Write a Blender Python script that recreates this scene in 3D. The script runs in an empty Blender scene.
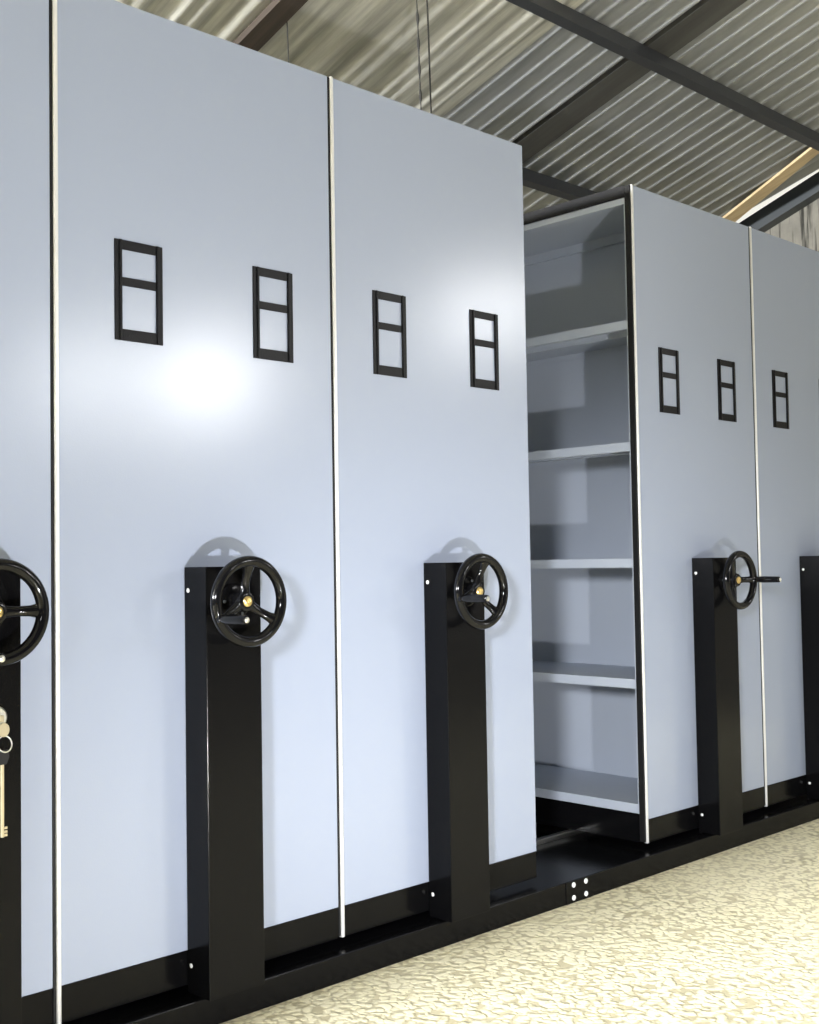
import bpy, bmesh, math, random
from mathutils import Vector, Matrix
from math import sin, cos, pi, tan, radians as R
random.seed(7)
sc = bpy.context.scene
COL = sc.collection

# ------------------------------------------------------------------ dimensions (metres)
W = 0.7479                 # width of a double faced unit
DX = 1.2838                # left face of the unit beyond the open aisle
DEPTH = 1.85
ZT, ZP, ZB = 2.2012, 0.1555, 0.081
SLOPE = tan(R(17))
ROOF0 = 3.5                # height of the roof sheets above the cabinet fronts

# ------------------------------------------------------------------ materials
def mat(name, color, rough=0.5, metal=0.0, spec=0.5, coat=0.0):
    m = bpy.data.materials.new(name); m.use_nodes = True
    b = m.node_tree.nodes['Principled BSDF']
    b.inputs['Base Color'].default_value = (*color, 1)
    b.inputs['Roughness'].default_value = rough
    b.inputs['Metallic'].default_value = metal
    b.inputs['Specular IOR Level'].default_value = spec
    b.inputs['Coat Weight'].default_value = coat
    return m
def nodes(m):
    nt = m.node_tree
    return nt, nt.nodes, nt.links, nt.nodes['Principled BSDF']
def coords(nt, scale=(1, 1, 1)):
    tc = nt.nodes.new('ShaderNodeTexCoord'); mp = nt.nodes.new('ShaderNodeMapping')
    mp.inputs['Scale'].default_value = scale
    nt.links.new(tc.outputs['Object'], mp.inputs['Vector'])
    return mp.outputs['Vector']
def noise(nt, vec, scale, detail=3, rough=0.5):
    n = nt.nodes.new('ShaderNodeTexNoise'); n.inputs['Scale'].default_value = scale
    n.inputs['Detail'].default_value = detail; n.inputs['Roughness'].default_value = rough
    nt.links.new(vec, n.inputs['Vector']); return n.outputs['Fac']
def ramp(nt, fac, stops):
    r = nt.nodes.new('ShaderNodeValToRGB'); e = r.color_ramp.elements
    while len(e) < len(stops): e.new(0.5)
    for i, (p, c) in enumerate(stops):
        e[i].position = p; e[i].color = (*c, 1) if len(c) == 3 else c
    nt.links.new(fac, r.inputs['Fac']); return r.outputs['Color']
def bump(nt, height, strength, dist=0.002):
    b = nt.nodes.new('ShaderNodeBump'); b.inputs['Strength'].default_value = strength
    b.inputs['Distance'].default_value = dist
    nt.links.new(height, b.inputs['Height']); return b.outputs['Normal']
def grain(m, scale, strength, dist=0.001, rough_var=0.0):
    nt, N, L, b = nodes(m); v = coords(nt)
    n = noise(nt, v, scale, 2)
    L.new(bump(nt, n, strength, dist), b.inputs['Normal'])
    return m

M = {}
M['panel'] = grain(mat('panel_paint', (0.345, 0.392, 0.51), 0.19, 0, 0.6), 260, 0.22, 0.0006)
M['inner'] = grain(mat('shelf_paint', (0.44, 0.485, 0.57), 0.42, 0, 0.5), 260, 0.2, 0.0006)
M['black'] = grain(mat('black_powder_coat', (0.0035, 0.0035, 0.004), 0.16, 0, 0.13), 380, 0.25, 0.0005)
M['frame'] = grain(mat('black_grained_frame', (0.006, 0.006, 0.007), 0.3, 0, 0.18), 300, 0.6, 0.001)
M['gloss'] = mat('black_enamel', (0.004, 0.004, 0.0045), 0.10, 0, 0.25, 0.05)
M['rubber'] = mat('black_rubber', (0.007, 0.007, 0.008), 0.6, 0, 0.3)
M['chrome'] = mat('satin_aluminium', (0.80, 0.80, 0.80), 0.28, 0.2)
M['steel'] = mat('bright_steel', (0.75, 0.74, 0.7), 0.28, 1.0)
M['brass'] = mat('brass', (0.83, 0.62, 0.26), 0.28, 1.0)
M['key'] = mat('nickel_brass_key', (0.62, 0.55, 0.40), 0.3, 1.0)
M['white_rivet'] = mat('white_rivet', (0.85, 0.85, 0.85), 0.35)
M['wire'] = mat('dark_wire', (0.03, 0.028, 0.025), 0.6)
M['rafter'] = grain(mat('grey_painted_steel', (0.055, 0.062, 0.066), 0.5), 60, 0.3)
M['purlin'] = grain(mat('dark_steel_purlin', (0.048, 0.051, 0.058), 0.5), 60, 0.3)

def roof_mat(name, c1, c2, metal, rough, streak):
    m = mat(name, c1, rough, metal)
    nt, N, L, b = nodes(m)
    v = coords(nt, (9, 0.6, 0.6))
    n = noise(nt, v, streak, 5, 0.6)
    L.new(ramp(nt, n, [(0.3, c2), (0.62, c1)]), b.inputs['Base Color'])
    v2 = coords(nt, (1, 1, 1)); n2 = noise(nt, v2, 35, 3)
    L.new(bump(nt, n2, 0.15, 0.003), b.inputs['Normal'])
    return m
M['roof'] = roof_mat('galvanised_roof_sheet', (0.46, 0.47, 0.47), (0.33, 0.335, 0.33), 0.25, 0.42, 3)
M['roof_old'] = roof_mat('weathered_roof_sheet', (0.80, 0.78, 0.69), (0.37, 0.36, 0.30), 0.1, 0.5, 2)
M['roof_flat'] = roof_mat('dark_flat_sheet', (0.12, 0.118, 0.11), (0.075, 0.073, 0.068), 0.2, 0.55, 2)
M['brown'] = roof_mat('brown_timber', (0.075, 0.055, 0.04), (0.04, 0.03, 0.022), 0, 0.7, 4)
M['tan'] = roof_mat('tan_timber', (0.80, 0.62, 0.37), (0.62, 0.45, 0.24), 0, 0.6, 5)

def wall_mat():
    m = mat('stained_concrete', (0.36, 0.34, 0.29), 0.9)
    nt, N, L, b = nodes(m)
    base = ramp(nt, noise(nt, coords(nt), 4, 6, 0.65), [(0.3, (0.17, 0.16, 0.135)), (0.7, (0.28, 0.265, 0.22))])
    st = ramp(nt, noise(nt, coords(nt, (1, 9, 0.5)), 3.2, 5, 0.6), [(0.52, (0, 0, 0)), (0.62, (1, 1, 1))])
    mx = N.new('ShaderNodeMix'); mx.data_type = 'RGBA'
    L.new(st, mx.inputs[0]); L.new(base, mx.inputs[6]); mx.inputs[7].default_value = (0.035, 0.033, 0.027, 1)
    L.new(mx.outputs[2], b.inputs['Base Color'])
    L.new(bump(nt, noise(nt, coords(nt), 30, 5), 0.4, 0.01), b.inputs['Normal'])
    return m
M['wall'] = wall_mat()

def floor_mat():
    m = mat('pebble_pattern_floor', (0.8, 0.74, 0.55), 0.55)
    nt, N, L, b = nodes(m)
    v = coords(nt, (1, 1, 1))
    nv = N.new('ShaderNodeTexNoise'); nv.inputs['Scale'].default_value = 24; L.new(v, nv.inputs['Vector'])
    ad = N.new('ShaderNodeMix'); ad.data_type = 'VECTOR'; ad.inputs[0].default_value = 0.03
    L.new(v, ad.inputs[4]); L.new(nv.outputs['Color'], ad.inputs[5])
    vo = N.new('ShaderNodeTexVoronoi'); vo.feature = 'SMOOTH_F1'; vo.inputs['Scale'].default_value = 58
    vo.inputs['Randomness'].default_value = 0.95; vo.inputs['Smoothness'].default_value = 0.35
    L.new(ad.outputs[1], vo.inputs['Vector'])
    big = noise(nt, v, 2.2, 4, 0.6)
    # rounded pebbles with darker hollows between them, deeper in worn patches
    j = ramp(nt, vo.outputs['Distance'], [(0.40, (1, 1, 1)), (0.72, (0, 0, 0))])
    gapc = ramp(nt, big, [(0.35, (0.44, 0.385, 0.24)), (0.65, (0.62, 0.56, 0.38))])
    topc = ramp(nt, noise(nt, v, 12, 3), [(0.3, (0.81, 0.75, 0.52)), (0.7, (0.88, 0.82, 0.60))])
    mx = N.new('ShaderNodeMix'); mx.data_type = 'RGBA'
    L.new(j, mx.inputs[0]); L.new(gapc, mx.inputs[6]); L.new(topc, mx.inputs[7])
    L.new(mx.outputs[2], b.inputs['Base Color'])
    L.new(bump(nt, j, 0.6, 0.004), b.inputs['Normal'])
    return m
M['floor'] = floor_mat()

# ------------------------------------------------------------------ mesh helpers
def box(bm, x0, x1, y0, y1, z0, z1, bev=0.0, seg=2):
    r = bmesh.ops.create_cube(bm, size=1)
    vs = r['verts']
    bmesh.ops.scale(bm, verts=vs, vec=(x1 - x0, y1 - y0, z1 - z0))
    bmesh.ops.translate(bm, verts=vs, vec=((x0 + x1) / 2, (y0 + y1) / 2, (z0 + z1) / 2))
    if bev > 0:
        es = list({e for v in vs for e in v.link_edges})
        bmesh.ops.bevel(bm, geom=es, offset=bev, segments=seg, affect='EDGES', profile=0.5)
def tube(bm, p0, p1, r0, r1=None, n=24, caps=True):
    """round bar from p0 to p1"""
    r1 = r0 if r1 is None else r1
    p0 = Vector(p0); p1 = Vector(p1); d = (p1 - p0).normalized()
    a = d.orthogonal().normalized(); b = d.cross(a)
    ra = [bm.verts.new(p0 + r0 * (cos(2*pi*i/n) * a + sin(2*pi*i/n) * b)) for i in range(n)]
    rb = [bm.verts.new(p1 + r1 * (cos(2*pi*i/n) * a + sin(2*pi*i/n) * b)) for i in range(n)]
    for i in range(n):
        bm.faces.new((ra[i], ra[(i+1) % n], rb[(i+1) % n], rb[i]))
    if caps:
        bm.faces.new(list(reversed(ra))); bm.faces.new(rb)
def lathe(bm, centre, axis, prof, n=32):
    """prof: (distance along axis, radius) pairs"""
    c = Vector(centre); d = Vector(axis).normalized(); a = d.orthogonal().normalized(); b = d.cross(a)
    rings = []
    for t, r in prof:
        if r < 1e-6: rings.append([bm.verts.new(c + d * t)])
        else: rings.append([bm.verts.new(c + d*t + r*(cos(2*pi*i/n)*a + sin(2*pi*i/n)*b)) for i in range(n)])
    for p, q in zip(rings, rings[1:]):
        for i in range(n):
            j = (i+1) % n
            f = [p[i % len(p)], p[j % len(p)], q[j % len(q)], q[i % len(q)]]
            u = []
            for w in f:
                if w not in u: u.append(w)
            if len(u) > 2: bm.faces.new(u)
    for ring in (rings[0], rings[-1]):
        if len(ring) > 2:
            bm.faces.new(ring)
def sweep(bm, pts, r, n=8, closed=False):
    pts = [Vector(p) for p in pts]; rings = []
    m = len(pts)
    up = Vector((0.31, 0.77, 0.55)).normalized()
    for i, p in enumerate(pts):
        a = pts[(i-1) % m] if closed or i > 0 else p
        b = pts[(i+1) % m] if closed or i < m-1 else p
        d = (b - a).normalized(); u = (up - d * up.dot(d)).normalized(); v = d.cross(u)
        rr = r[i] if isinstance(r, (list, tuple)) else r
        rings.append([bm.verts.new(p + rr*(cos(2*pi*k/n)*u + sin(2*pi*k/n)*v)) for k in range(n)])
    for i in range(m if closed else m-1):
        A = rings[i]; B = rings[(i+1) % m]
        for k in range(n):
            bm.faces.new((A[k], A[(k+1) % n], B[(k+1) % n], B[k]))
    if not closed:
        bm.faces.new(rings[0]); bm.faces.new(rings[-1])
def prism(bm, poly, axis, t0, t1):
    """polygon extruded along an axis: 'x' takes (y, z) pairs, 'y' takes (x, z), 'z' takes (x, y)"""
    def P(u, v, t): return {'x': (t, u, v), 'y': (u, t, v), 'z': (u, v, t)}[axis]
    A = [bm.verts.new(P(u, v, t0)) for u, v in poly]; B = [bm.verts.new(P(u, v, t1)) for u, v in poly]
    n = len(poly)
    bm.faces.new(A); bm.faces.new(list(reversed(B)))
    for i in range(n): bm.faces.new((A[i], B[i], B[(i+1) % n], A[(i+1) % n]))
def obj(name, bm, m, parent=None, smooth=False, loc=None):
    bmesh.ops.recalc_face_normals(bm, faces=bm.faces[:])
    me = bpy.data.meshes.new(name); bm.to_mesh(me); bm.free()
    me.materials.append(m)
    if smooth:
        for p in me.polygons: p.use_smooth = True
        try: me.set_sharp_from_angle(angle=R(38))
        except Exception: pass
    o = bpy.data.objects.new(name, me); COL.objects.link(o)
    if parent is not None: o.parent = parent
    if loc: o.location = loc
    return o
def B(): return bmesh.new()
def thing(name, label, cat, loc=(0, 0, 0), group=None):
    o = bpy.data.objects.new(name, None); COL.objects.link(o); o.empty_display_size = 0.1
    o.location = loc; o['label'] = label; o['category'] = cat
    if group: o['group'] = group
    return o
def tag(o, label, cat, group=None):
    o['label'] = label; o['category'] = cat
    if group: o['group'] = group
    return o
def structure(o): o['kind'] = 'structure'; return o

# ------------------------------------------------------------------ parts of a mobile shelving unit
UNITS = 'mobile shelving units in the row'
def front(u, w, holders, cx):
    """front panel, trims, plinth, label frames; cx = centre line of the drive column"""
    b = B(); box(b, 0.0095, w - 0.008, 0.0, 0.018, ZP, ZT, 0.0015); obj('front_panel', b, M['panel'], u)
    b = B(); box(b, -0.0005, 0.0095, -0.0035, 0.010, ZB, ZT + 0.002, 0.003, 3); o = obj('edge_strip', b, M['chrome'], u, True); o['label'] = 'bright metal edge strip'
    b = B()
    box(b, -0.0065, 0.0, 0.0006, 0.022, ZB + 0.004, ZT, 0.002)
    box(b, -0.0065, 0.0, 0.022, DEPTH - 0.03, ZT - 0.036, ZT + 0.003, 0.002)
    obj('rubber_seal', b, M['rubber'], u)
    b = B(); box(b, 0.0115, w - 0.008, 0.001, 0.022, ZB, ZP - 0.0005, 0.0015); obj('plinth', b, M['black'], u)
    for hx in holders:
        h = B(); z0, z1, hw = 1.4685, 1.6845, 0.059; H = z1 - z0
        rail = 0.0165
        for s in (-1, 1):
            xa, xb = sorted((hx + s*hw, hx + s*(hw - rail)))
            box(h, xa, xb, -0.003, 0.0, z0, z1, 0.0006, 1)
            # folded lip of the card channel
            xc, xd = sorted((hx + s*(hw - rail), hx + s*(hw - rail + 0.0065)))
            box(h, xc, xd, -0.0062, -0.0026, z0, z1, 0.0012, 2)
        for a, c in ((0.0, 0.115), (0.545, 0.63), (0.905, 1.0)):
            box(h, hx - hw + rail - 0.001, hx + hw - rail + 0.001, -0.003, 0.0, z0 + a*H, z0 + c*H, 0.0006, 1)
        obj('label_frame', h, M['frame'], u)

def column(u, cx):
    """black drive column with its rivets"""
    b = B()
    box(b, cx - 0.073, cx + 0.073, -0.083, -0.0005, 0.0665, 0.985, 0.0018, 2)
    c = obj('drive_column', b, M['black'], u)
    for z in (0.934, 0.126):
        r = B(); lathe(r, (cx - 0.0728, -0.0155, z), (-1, 0, 0), [(0, 0.0052), (0.0012, 0.005), (0.0022, 0.003), (0.0026, 0)], 16)
        obj('rivet', r, M['white_rivet'], c, True)
    r = B()
    lathe(r, (cx, -0.083, 0.909), (0, -1, 0), [(0, 0.040), (0.006, 0.040), (0.008, 0.036), (0.008, 0.022), (0.016, 0.020), (0.0168, 0.018)], 36)
    f = obj('shaft_flange', r, M['black'], c, True)
    for a in (60, 180, 300):
        r = B(); p = (cx + 0.031*cos(R(a)), -0.0905, 0.909 + 0.031*sin(R(a)))
        lathe(r, p, (0, -1, 0), [(0, 0.0036), (0.003, 0.0036), (0.004, 0.0026), (0.004, 0)], 6)
        obj('flange_bolt', r, M['rafter'], c)

DISH = 0.017               # how far the hub sits behind the rim
WY = -0.139                # plane of the hand wheels
def wheel(u, cx, ang, hang):
    """three spoked hand wheel, one spoke carrying the crank handle at angle ang"""
    C = Vector((cx, WY, 0.909)); RM, rm = 0.0868, 0.0120
    b = B(); n, k = 72, 18
    rings = []
    for i in range(n):
        a = 2*pi*i/n; e = Vector((cos(a), 0, sin(a)))
        rings.append([b.verts.new(C + e*(RM + rm*cos(2*pi*j/k)) + Vector((0, rm*1.0*sin(2*pi*j/k), 0))) for j in range(k)])
    for i in range(n):
        for j in range(k):
            b.faces.new((rings[i][j], rings[(i+1) % n][j], rings[(i+1) % n][(j+1) % k], rings[i][(j+1) % k]))
    # finger grips on the back of the rim are left smooth; hub
    lathe(b, C + Vector((0, 0.022 + DISH, 0)), (0, -1, 0), [(0, 0.019), (0.004, 0.022), (0.026, 0.0225), (0.031, 0.0205), (0.033, 0.0165), (0.0325, 0.012)], 36)
    for q in range(3):
        a = R(ang + 120*q); e = Vector((cos(a), 0, sin(a))); t = Vector((-sin(a), 0, cos(a))); yv = Vector((0, 1, 0))
        secs = []
        for s, hw, th, dy in ((0.014, 0.0145, 0.0095, 0.018), (0.026, 0.0115, 0.0085, 0.0175), (0.045, 0.0098, 0.0075, 0.014), (0.064, 0.0104, 0.0075, 0.007), (0.082, 0.0150, 0.0085, 0.0)):
            c0 = C + e*s + yv*dy
            secs.append([b.verts.new(c0 + t*hw*cos(2*pi*j/14) + yv*th*sin(2*pi*j/14)) for j in range(14)])
        for A_, B_ in zip(secs, secs[1:]):
            for j in range(14): b.faces.new((A_[j], A_[(j+1) % 14], B_[(j+1) % 14], B_[j]))
        b.faces.new(secs[0]); b.faces.new(secs[-1])
    w = obj('hand_wheel', b, M['gloss'], u, True)
    b = B(); lathe(b, C + Vector((0, -0.0085 + DISH, 0)), (0, -1, 0), [(0, 0.0118), (0.004, 0.0118), (0.0065, 0.0095), (0.0072, 0.006), (0.0062, 0.0045), (0.0062, 0)], 28)
    o = obj('hub_bolt', b, M['brass'], w, True); o['label'] = 'brass bolt in the wheel hub'
    a = R(hang); P = C + Vector((cos(a)*RM, 0, sin(a)*RM))
    b = B(); lathe(b, P + Vector((0, -0.006, 0)), (0, -1, 0), [(0, 0.0105), (0.008, 0.0105), (0.009, 0.0085), (0.014, 0.0095), (0.03, 0.0112), (0.072, 0.0104), (0.088, 0.0098), (0.0915, 0.0084), (0.0925, 0.006)], 28)
    h = obj('crank_handle', b, M['gloss'], w, True)
    b = B(); lathe(b, P + Vector((0, -0.098, 0)), (0, -1, 0), [(0, 0.0062), (0.0018, 0.0060), (0.003, 0.0042), (0.0033, 0)], 20)
    o = obj('handle_screw', b, M['steel'], w, True); o['label'] = 'bright steel screw in the handle end'

def rollers(u, w):
    for y in (0.30, 1.50):
        for x in (0.12, w - 0.12):
            b = B(); lathe(b, (x, y - 0.011, 0.108), (0, 1, 0), [(0, 0.026), (0.022, 0.026)], 24)
            obj('roller', b, M['black'], u, True)

def closed_body(u, w):
    b = B(); box(b, 0.0005, w - 0.0085, 0.0185, DEPTH, 0.13, ZT - 0.001, 0.002); obj('body', b, M['inner'], u)

def unit(x, w, label, cx, ang, holders, opened=False, hang=None):
    u = thing('mobile_shelving_unit', label, 'shelving unit', (x, 0, 0), UNITS)
    front(u, w, holders, cx); column(u, cx); wheel(u, cx, ang, ang if hang is None else hang)
    if not opened: closed_body(u, w)
    rollers(u, w)
    return u

h2 = (W/2 - 0.182, W/2 + 0.182)
ua = unit(-1.5*W, W/2, 'narrow grey end shelving unit at the left edge, keys in its black column', W/4, 0, (W/4,))
# the end unit's spokes lie at 0, 120, 240 degrees and its handle on the lower left one
for c in list(ua.children):
    if c.name.startswith('hand_wheel'):
        for g in list(c.children): bpy.data.objects.remove(g)
        bpy.data.objects.remove(c)
wheel(ua, W/4 + 0.002, 240, 242)
ub = unit(-W, W, 'wide grey shelving unit with a bright glare spot between its two label frames', W/2 + 0.0055, 90 + 118, (h2[0] + 0.0055, h2[1] + 0.0045), False, 203)
uc = unit(0, W, 'grey shelving unit whose right edge borders the open aisle', W/2, 195, h2, False, 190)
ud = unit(DX, W, 'grey shelving unit with open shelves on its left side beside the aisle', W/2, 0, h2, True)
ue = unit(DX + W, W, 'grey shelving unit farthest right, cut off by the right edge, wheel out of view', W/2, 210, (h2[0], h2[1] + 0.007))

# lock of the end unit
b = B()
lx, lz = W/4 + 0.022, 0.712
lathe(b, (lx, -0.083, lz), (0, -1, 0), [(0, 0.021), (0.005, 0.021), (0.008, 0.018), (0.008, 0.011), (0.0105, 0.0095), (0.0105, 0.0)], 32)
o = obj('lock', b, M['steel'], ua, True); o['label'] = 'round steel lock'

# open carcass of the unit beside the aisle
XB = 0.382                 # back partition, measured from the open side
SH = (1.7634, 1.3646, 0.987, 0.598, 0.2004)
b = B()
box(b, 0.004, W - 0.0085, 0.0185, 0.024, 0.13, ZT - 0.002)                       # front end wall
box(b, 0.004, W - 0.0085, DEPTH - 0.006, DEPTH, 0.13, ZT - 0.002)                # rear end wall
box(b, W - 0.0145, W - 0.0085, 0.024, DEPTH - 0.006, 0.13, ZT - 0.002)           # right side
box(b, 0.03, W - 0.0145, 0.024, DEPTH - 0.006, 0.13, 0.15)                      # bottom tray
obj('body', b, M['inner'], ud)
b = B(); box(b, XB, XB + 0.006, 0.0242, DEPTH - 0.0062, 0.1505, ZT - 0.03); obj('back_partition', b, M['inner'], ud)
b = B()
box(b, 0.004, W - 0.015, 0.0242, DEPTH - 0.0062, ZT - 0.03, ZT - 0.002)
box(b, 0.0005, 0.004, 0.0242, DEPTH - 0.0062, ZT - 0.056, ZT - 0.0365)            # folded front edge
box(b, 0.004, 0.016, 0.0242, DEPTH - 0.0062, ZT - 0.056, ZT - 0.053)
box(b, XB - 0.02, XB - 0.0005, 0.0242, DEPTH - 0.0062, ZT - 0.062, ZT - 0.0302)   # rear stiffener
obj('top_panel', b, M['inner'], ud)
for yy in (0.0242, 0.925):
    b = B(); box(b, 0.0007, 0.003, yy, yy + 0.006, 0.171, ZT - 0.057); box(b, 0.003, 0.035, yy, yy + 0.0015, 0.171, ZT - 0.0565)
    obj('upright', b, M['inner'], ud)
for i, z in enumerate(SH):
    b = B()
    T = 0.0295
    prof = [(0.0032, z), (XB - 0.004, z), (XB - 0.004, z - 0.02), (XB - 0.0055, z - 0.02), (XB - 0.0055, z - 0.0015),
            (0.0048, z - 0.0015), (0.0048, z - T + 0.0015), (0.018, z - T + 0.0015), (0.018, z - T), (0.0032, z - T)]
    prism(b, prof, 'y', 0.0306, 0.9245)
    if i < 4:                                                                     # stiffener channel below
        box(b, 0.15, 0.19, 0.10, 0.90, z - 0.021, z - 0.0016)
    obj('shelf', b, M['inner'], ud)

b = B(); box(b, 0.001, 0.028, 0.0225, DEPTH - 0.007, ZB, 0.1705, 0.001); obj('plinth', b, M['black'], ud)

# ------------------------------------------------------------------ keys hanging from the lock
KX, KZ = -1.5*W + lx, lz
k = thing('key_ring', 'keys on a split ring hanging from the lock at the left edge', 'keys', (KX, -0.094, KZ))
b = B()
box(b, -0.0045, 0.0045, -0.016, 0.0005, -0.006, 0.006, 0.001)
prism(b, [(0.011*cos(2*pi*i/20)*1.0 + 0.004, 0.013*sin(2*pi*i/20) - 0.021) for i in range(20)], 'y', -0.0155, -0.0125)
obj('inserted_key', b, M['key'], k)
b = B(); c0 = Vector((0.006, -0.015, -0.047))
sweep(b, [c0 + Vector((0.0135*cos(2*pi*i/32), 0.004*sin(2*pi*i/32), 0.0145*sin(2*pi*i/32))) for i in range(32)], 0.0013, 8, True)
obj('split_ring', b, M['steel'], k, True)
b = B()
box(b, -0.0025, 0.0040, -0.0165, -0.0135, -0.217, -0.082, 0.0008)
for z in (-0.200, -0.207, -0.213): box(b, 0.004, 0.010, -0.0165, -0.0135, z - 0.0025, z + 0.002)
hk = obj('hanging_key', b, M['key'], k)
b = B()
prism(b, [(-0.012, -0.060), (0.012, -0.058), (0.0135, -0.070), (0.008, -0.084), (-0.006, -0.084), (-0.0115, -0.072)], 'y', -0.018, -0.012)
o = obj('key_bow', b, M['rubber'], hk); o['label'] = 'black plastic key head'

# ------------------------------------------------------------------ rail platform the units roll on
p = thing('rail_platform', 'low black steel rail platform under the whole row of units', 'platform', (0, 0, 0))
b = B(); box(b, -2.6, 3.6, -0.055, DEPTH + 0.05, 0.0, 0.064, 0.002); obj('deck', b, M['black'], p)
for y in (0.30, 1.50):
    b = B(); box(b, -2.55, 3.55, y - 0.012, y + 0.012, 0.0642, 0.0800, 0.001); obj('rail', b, M['steel'], p)
b = B(); box(b, 0.80, 0.925, -0.0572, -0.0551, 0.001, 0.063, 0.0005, 1); sp = obj('splice_plate', b, M['black'], p)
for x in (0.833, 0.8905):
    for z in (0.0155, 0.052):
        b = B(); lathe(b, (x, -0.0572, z), (0, -1, 0), [(0, 0.0075), (0.002, 0.0075), (0.004, 0.0055), (0.0048, 0)], 20)
        o = obj('bolt', b, M['white_rivet'], sp, True); o['label'] = 'pale round bolt head'

# ------------------------------------------------------------------ the building
b = B(); box(b, -9, 9, -12, 4.2, -0.12, 0.0); structure(obj('floor', b, M['floor']))
def roof_z(y): return ROOF0 - SLOPE*y
Y0, Y1 = -6.0, 3.9
def sheet(name, xs, m):
    """corrugated sheet from a profile of (x, dz) points, running up the slope"""
    b = B(); A = []; ys = (Y0, Y1)
    for y in ys: A.append([b.verts.new((x, y, roof_z(y) + dz)) for x, dz in xs])
    A2 = []
    for y in ys: A2.append([b.verts.new((x, y, roof_z(y) + dz + 0.003)) for x, dz in xs])
    for i in range(len(xs)-1):
        b.faces.new((A[0][i], A[0][i+1], A[1][i+1], A[1][i]))
        b.faces.new((A2[0][i], A2[1][i], A2[1][i+1], A2[0][i+1]))
    o = obj(name, b, m, None, True); structure(o); return o
def sine(x0, x1, pitch, amp, per=14):
    n = max(2, int(round((x1-x0)/pitch*per)))
    return [(x0 + (x1-x0)*i/n, amp*cos(2*pi*(x1-x0)*i/n/pitch)) for i in range(n+1)]
def wavy(x0, x1):
    n = int((x1 - x0)/0.011)
    return [(x0 + (x1-x0)*i/n, -0.014 + 0.0065*cos(2*pi*(x1-x0)*i/n/0.215) + 0.0045*cos(2*pi*(x1-x0)*i/n/0.076 + 0.6)) for i in range(n+1)]
sheet('ceiling', wavy(-9.0, 1.98), M['roof_old'])
sheet('ceiling', sine(1.96, 2.50, 0.11, 0.019), M['roof'])
sheet('ceiling', [(2.498, 0.024), (2.500, -0.017), (2.67, -0.017), (2.672, 0.024)], M['roof_flat'])
sheet('ceiling', sine(2.67, 4.51, 0.11, 0.019), M['roof'])

def purlin(y, label):
    z = roof_z(y) - 0.02
    b = B(); a = math.atan(SLOPE)
    prof = [(0, 0), (0.045, 0), (0.045, -0.012), (0.042, -0.012), (0.042, -0.003), (0.003, -0.003), (0.003, -0.072), (0.042, -0.072), (0.042, -0.063), (0.045, -0.063), (0.045, -0.075), (0, -0.075)]
    pr = [(u*cos(-a) - v*sin(-a), u*sin(-a) + v*cos(-a)) for u, v in prof]
    prism(b, pr, 'x', -9.0, 4.55)
    o = obj('roof_purlin', b, M['purlin'], None, False, (0, y, z))
    tag(o, label, 'roof beam', 'roof purlins'); return o
purlin(0.735, 'long dark steel roof beam crossing the upper right roof')
purlin(1.63, 'dark steel roof beam seen just above the open shelves')

def slope_bar(name, pts, thick, m):
    """board lying along the slope: pts are four (x, y) corners, top side dz below the sheets"""
    b = B(); dz = -0.022
    T = [b.verts.new((x, y, roof_z(y) + dz)) for x, y in pts]; U = [b.verts.new((x, y, roof_z(y) + dz - thick)) for x, y in pts]
    b.faces.new(T); b.faces.new(list(reversed(U)))
    for i in range(4): b.faces.new((T[i], U[i], U[(i+1) % 4], T[(i+1) % 4]))
    return obj(name, b, m)
o = slope_bar('timber_batten', [(0.79, 2.3), (0.81, 0.2), (0.90, 0.2), (0.89, 2.3)], 0.03, M['brown'])
tag(o, 'dark brown timber batten under the pale roof sheets at upper left', 'timber batten')
o = slope_bar('timber_board', [(4.41, 1.60), (4.17, 0.78), (4.26, 0.78), (4.54, 1.60)], 0.016, M['tan'])
tag(o, 'pale tan timber board under the roof near the concrete wall', 'timber board')

XW = 4.72
def wall_top(y): return 3.262 - 0.38*(y - 1.036) - 0.012 - 0.010*sin(y*31) - 0.008*sin(y*83 + 1)
b = B(); ys = [-3.0 + 0.02*i for i in range(361)]
poly = [(4.2, 0.0), (-3.0, 0.0)] + [(y, min(wall_top(y), 4.6)) for y in ys]
prism(b, poly, 'x', XW, XW + 0.15); structure(obj('wall_right', b, M['wall']))
b = B()
box(b, -9, 9, 3.95, 4.1, 0, 2.2); structure(obj('wall_back', b, M['wall']))
# dark rafter lying against the end wall
b = B()
def beam(y): return 3.238 - 0.362*(y - 1.037)
prism(b, [(-2.5, beam(-2.5)), (3.6, beam(3.6)), (3.6, beam(3.6) - 0.132), (-2.5, beam(-2.5) - 0.132)], 'x', XW - 0.05, XW - 0.001)
prism(b, [(-2.5, beam(-2.5) - 0.12), (3.6, beam(3.6) - 0.12), (3.6, beam(3.6) - 0.132), (-2.5, beam(-2.5) - 0.132)], 'x', XW - 0.085, XW - 0.05)
tag(obj('steel_rafter', b, M['rafter']), 'sloping dark steel rafter against the stained concrete wall', 'roof beam')

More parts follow.
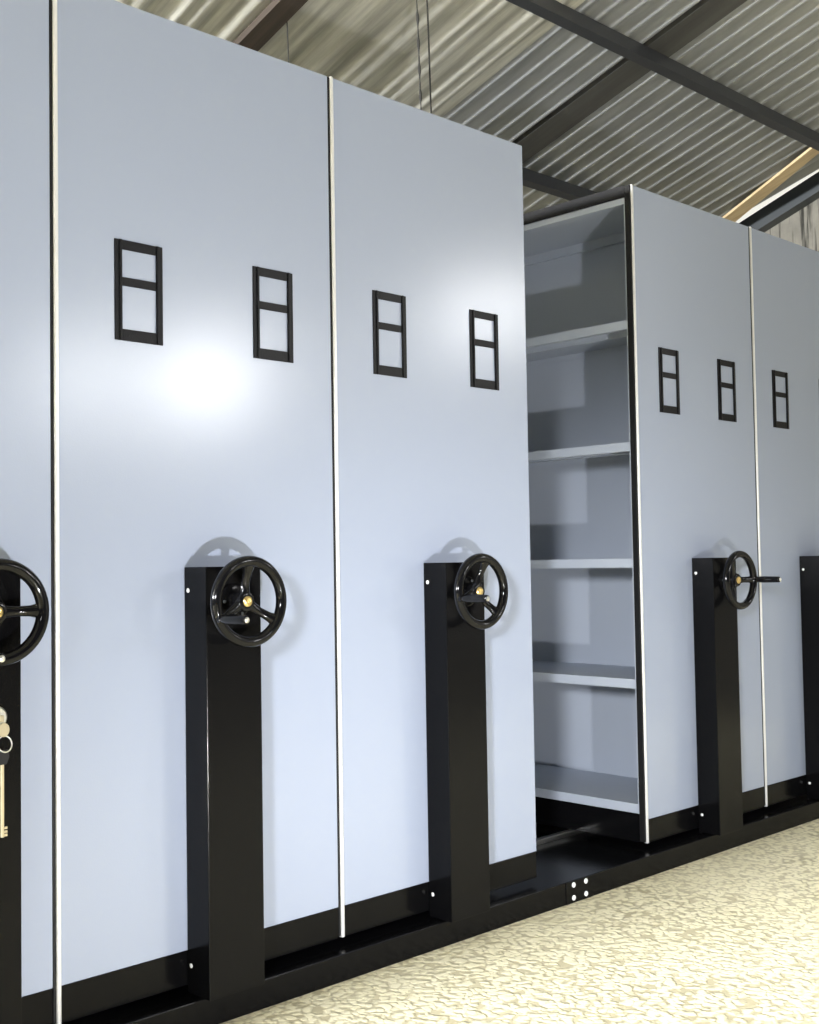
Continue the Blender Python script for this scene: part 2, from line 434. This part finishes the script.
# wires hanging from the roof
def wire(x, y, z1, label, r=0.004, knots=False, dx=0.0):
    b = B(); zt = roof_z(y) + 0.01; pts = []; rr = []
    n = 60
    for i in range(n+1):
        t = i/n
        pts.append((x + dx*t + 0.003*sin(9*t), y + 0.002*sin(7*t), zt + (z1 - zt)*t))
        rr.append(r*(1 + (0.9 if knots and i % 6 in (2, 3) else 0) - (0.35 if knots and i % 6 == 5 else 0)))
    sweep(b, pts, rr, 8)
    tag(obj('hanging_wire', b, M['wire'], None, True), label, 'wire', 'wires hanging from the roof')
wire(0.907, 1.3, 2.215, 'thin wire hanging from the pale roof beside the brown timber batten', 0.0025, False, 0.03)
wire(1.32, 0.95, 2.215, 'smooth dark wire hanging behind the third unit, right of the knotted one', 0.0036, False, 0.035)
wire(1.262, 0.95, 2.215, 'knotted dark wire hanging behind the third unit, left of the smooth one', 0.0032, True, 0.04)

# ------------------------------------------------------------------ light
w = bpy.data.worlds.new('World'); sc.world = w; w.use_nodes = True
nt = w.node_tree; bg = nt.nodes['Background']
# bright hazy sky on the far right side of the hall, dull elsewhere
tcw = nt.nodes.new('ShaderNodeTexCoord'); sx = nt.nodes.new('ShaderNodeSeparateXYZ'); nt.links.new(tcw.outputs['Generated'], sx.inputs[0])
rw = nt.nodes.new('ShaderNodeValToRGB'); nt.links.new(sx.outputs['X'], rw.inputs['Fac'])
rw.color_ramp.elements[0].position = 0.45; rw.color_ramp.elements[0].color = (0.06, 0.067, 0.075, 1)
rw.color_ramp.elements[1].position = 0.8; rw.color_ramp.elements[1].color = (1.0, 0.97, 0.88, 1)
nt.links.new(rw.outputs['Color'], bg.inputs['Color']); bg.inputs['Strength'].default_value = 1.0
def area(name, loc, target, sx, sy, power, color=(1, 1, 1)):
    l = bpy.data.lights.new(name, 'AREA'); l.shape = 'RECTANGLE'; l.size = sx; l.size_y = sy; l.energy = power; l.color = color
    o = bpy.data.objects.new(name, l); COL.objects.link(o); o.location = loc
    o.rotation_euler = (Vector(target) - Vector(loc)).to_track_quat('-Z', 'Y').to_euler(); return o
def spot(name, loc, target, power, r, cone, color=(1, 1, 1)):
    l = bpy.data.lights.new(name, 'SPOT'); l.energy = power; l.shadow_soft_size = r; l.color = color
    l.spot_size = R(cone); l.spot_blend = 1.0
    o = bpy.data.objects.new(name, l); COL.objects.link(o); o.location = loc
    o.rotation_euler = (Vector(target) - Vector(loc)).to_track_quat('-Z', 'Y').to_euler(); return o
# low work light standing on the floor in front of the row
spot('floor_work_light', (-1.06, -2.83, 0.148), (-0.5, 0, 0.75), 310, 0.035, 110, (0.97, 0.97, 0.98))
# lamp on the left that shines into the open aisle
spot('side_lamp', (-3.3, -2.7, 1.5), (1.72, 0.3, 0.2), 1000, 0.2, 32, (0.95, 0.97, 1.0))
# high windows and lamps across the hall that glare in the paint
area('hall_window', (5.85, -9.0, 3.1), (-0.4, 0, 1.4), 0.6, 0.6, 95)
area('hall_window', (4.28, -9.0, 2.95), (-0.69, 0, 1.37), 0.45, 0.45, 38)
area('hall_window', (10.7, -9.0, 4.5), (0.6, 0, 1.7), 0.8, 0.8, 85)
# added lights: one rakes the roof sheets from the left, one brightens the floor
area('roof_rake_fill', (-9.5, 1.1, 2.5), (3, 0.9, 3.22), 2.4, 0.5, 3100, (0.95, 0.97, 1.0))
area('floor_fill', (2.2, -1.2, 4.0), (2.2, -1.2, 0), 5.0, 2.0, 185, (0.95, 0.98, 1.0)).data.spread = R(60)

# ------------------------------------------------------------------ camera
cam = bpy.data.cameras.new('Camera'); co = bpy.data.objects.new('Camera', cam); COL.objects.link(co)
yaw, pitch, roll = 0.796782, 0.0412777, -0.01634
f = Vector((cos(yaw)*cos(pitch), sin(yaw)*cos(pitch), sin(pitch)))
r0 = Vector((sin(yaw), -cos(yaw), 0)); u0 = r0.cross(f)
r = cos(roll)*r0 + sin(roll)*u0; u = -sin(roll)*r0 + cos(roll)*u0
mx = Matrix(((r.x, u.x, -f.x, -1.91358), (r.y, u.y, -f.y, -2.21735), (r.z, u.z, -f.z, 0.99012), (0, 0, 0, 1)))
co.matrix_world = mx
cam.sensor_fit = 'VERTICAL'; cam.sensor_height = 36; cam.lens = 1189.716/1024*36
cam.clip_start = 0.02
sc.camera = co
vs = sc.view_settings
vs.view_transform = 'Standard'; vs.look = 'None'; vs.gamma = 1; vs.use_curve_mapping = False; vs.exposure = -0.1
sc.cycles.use_denoising = True
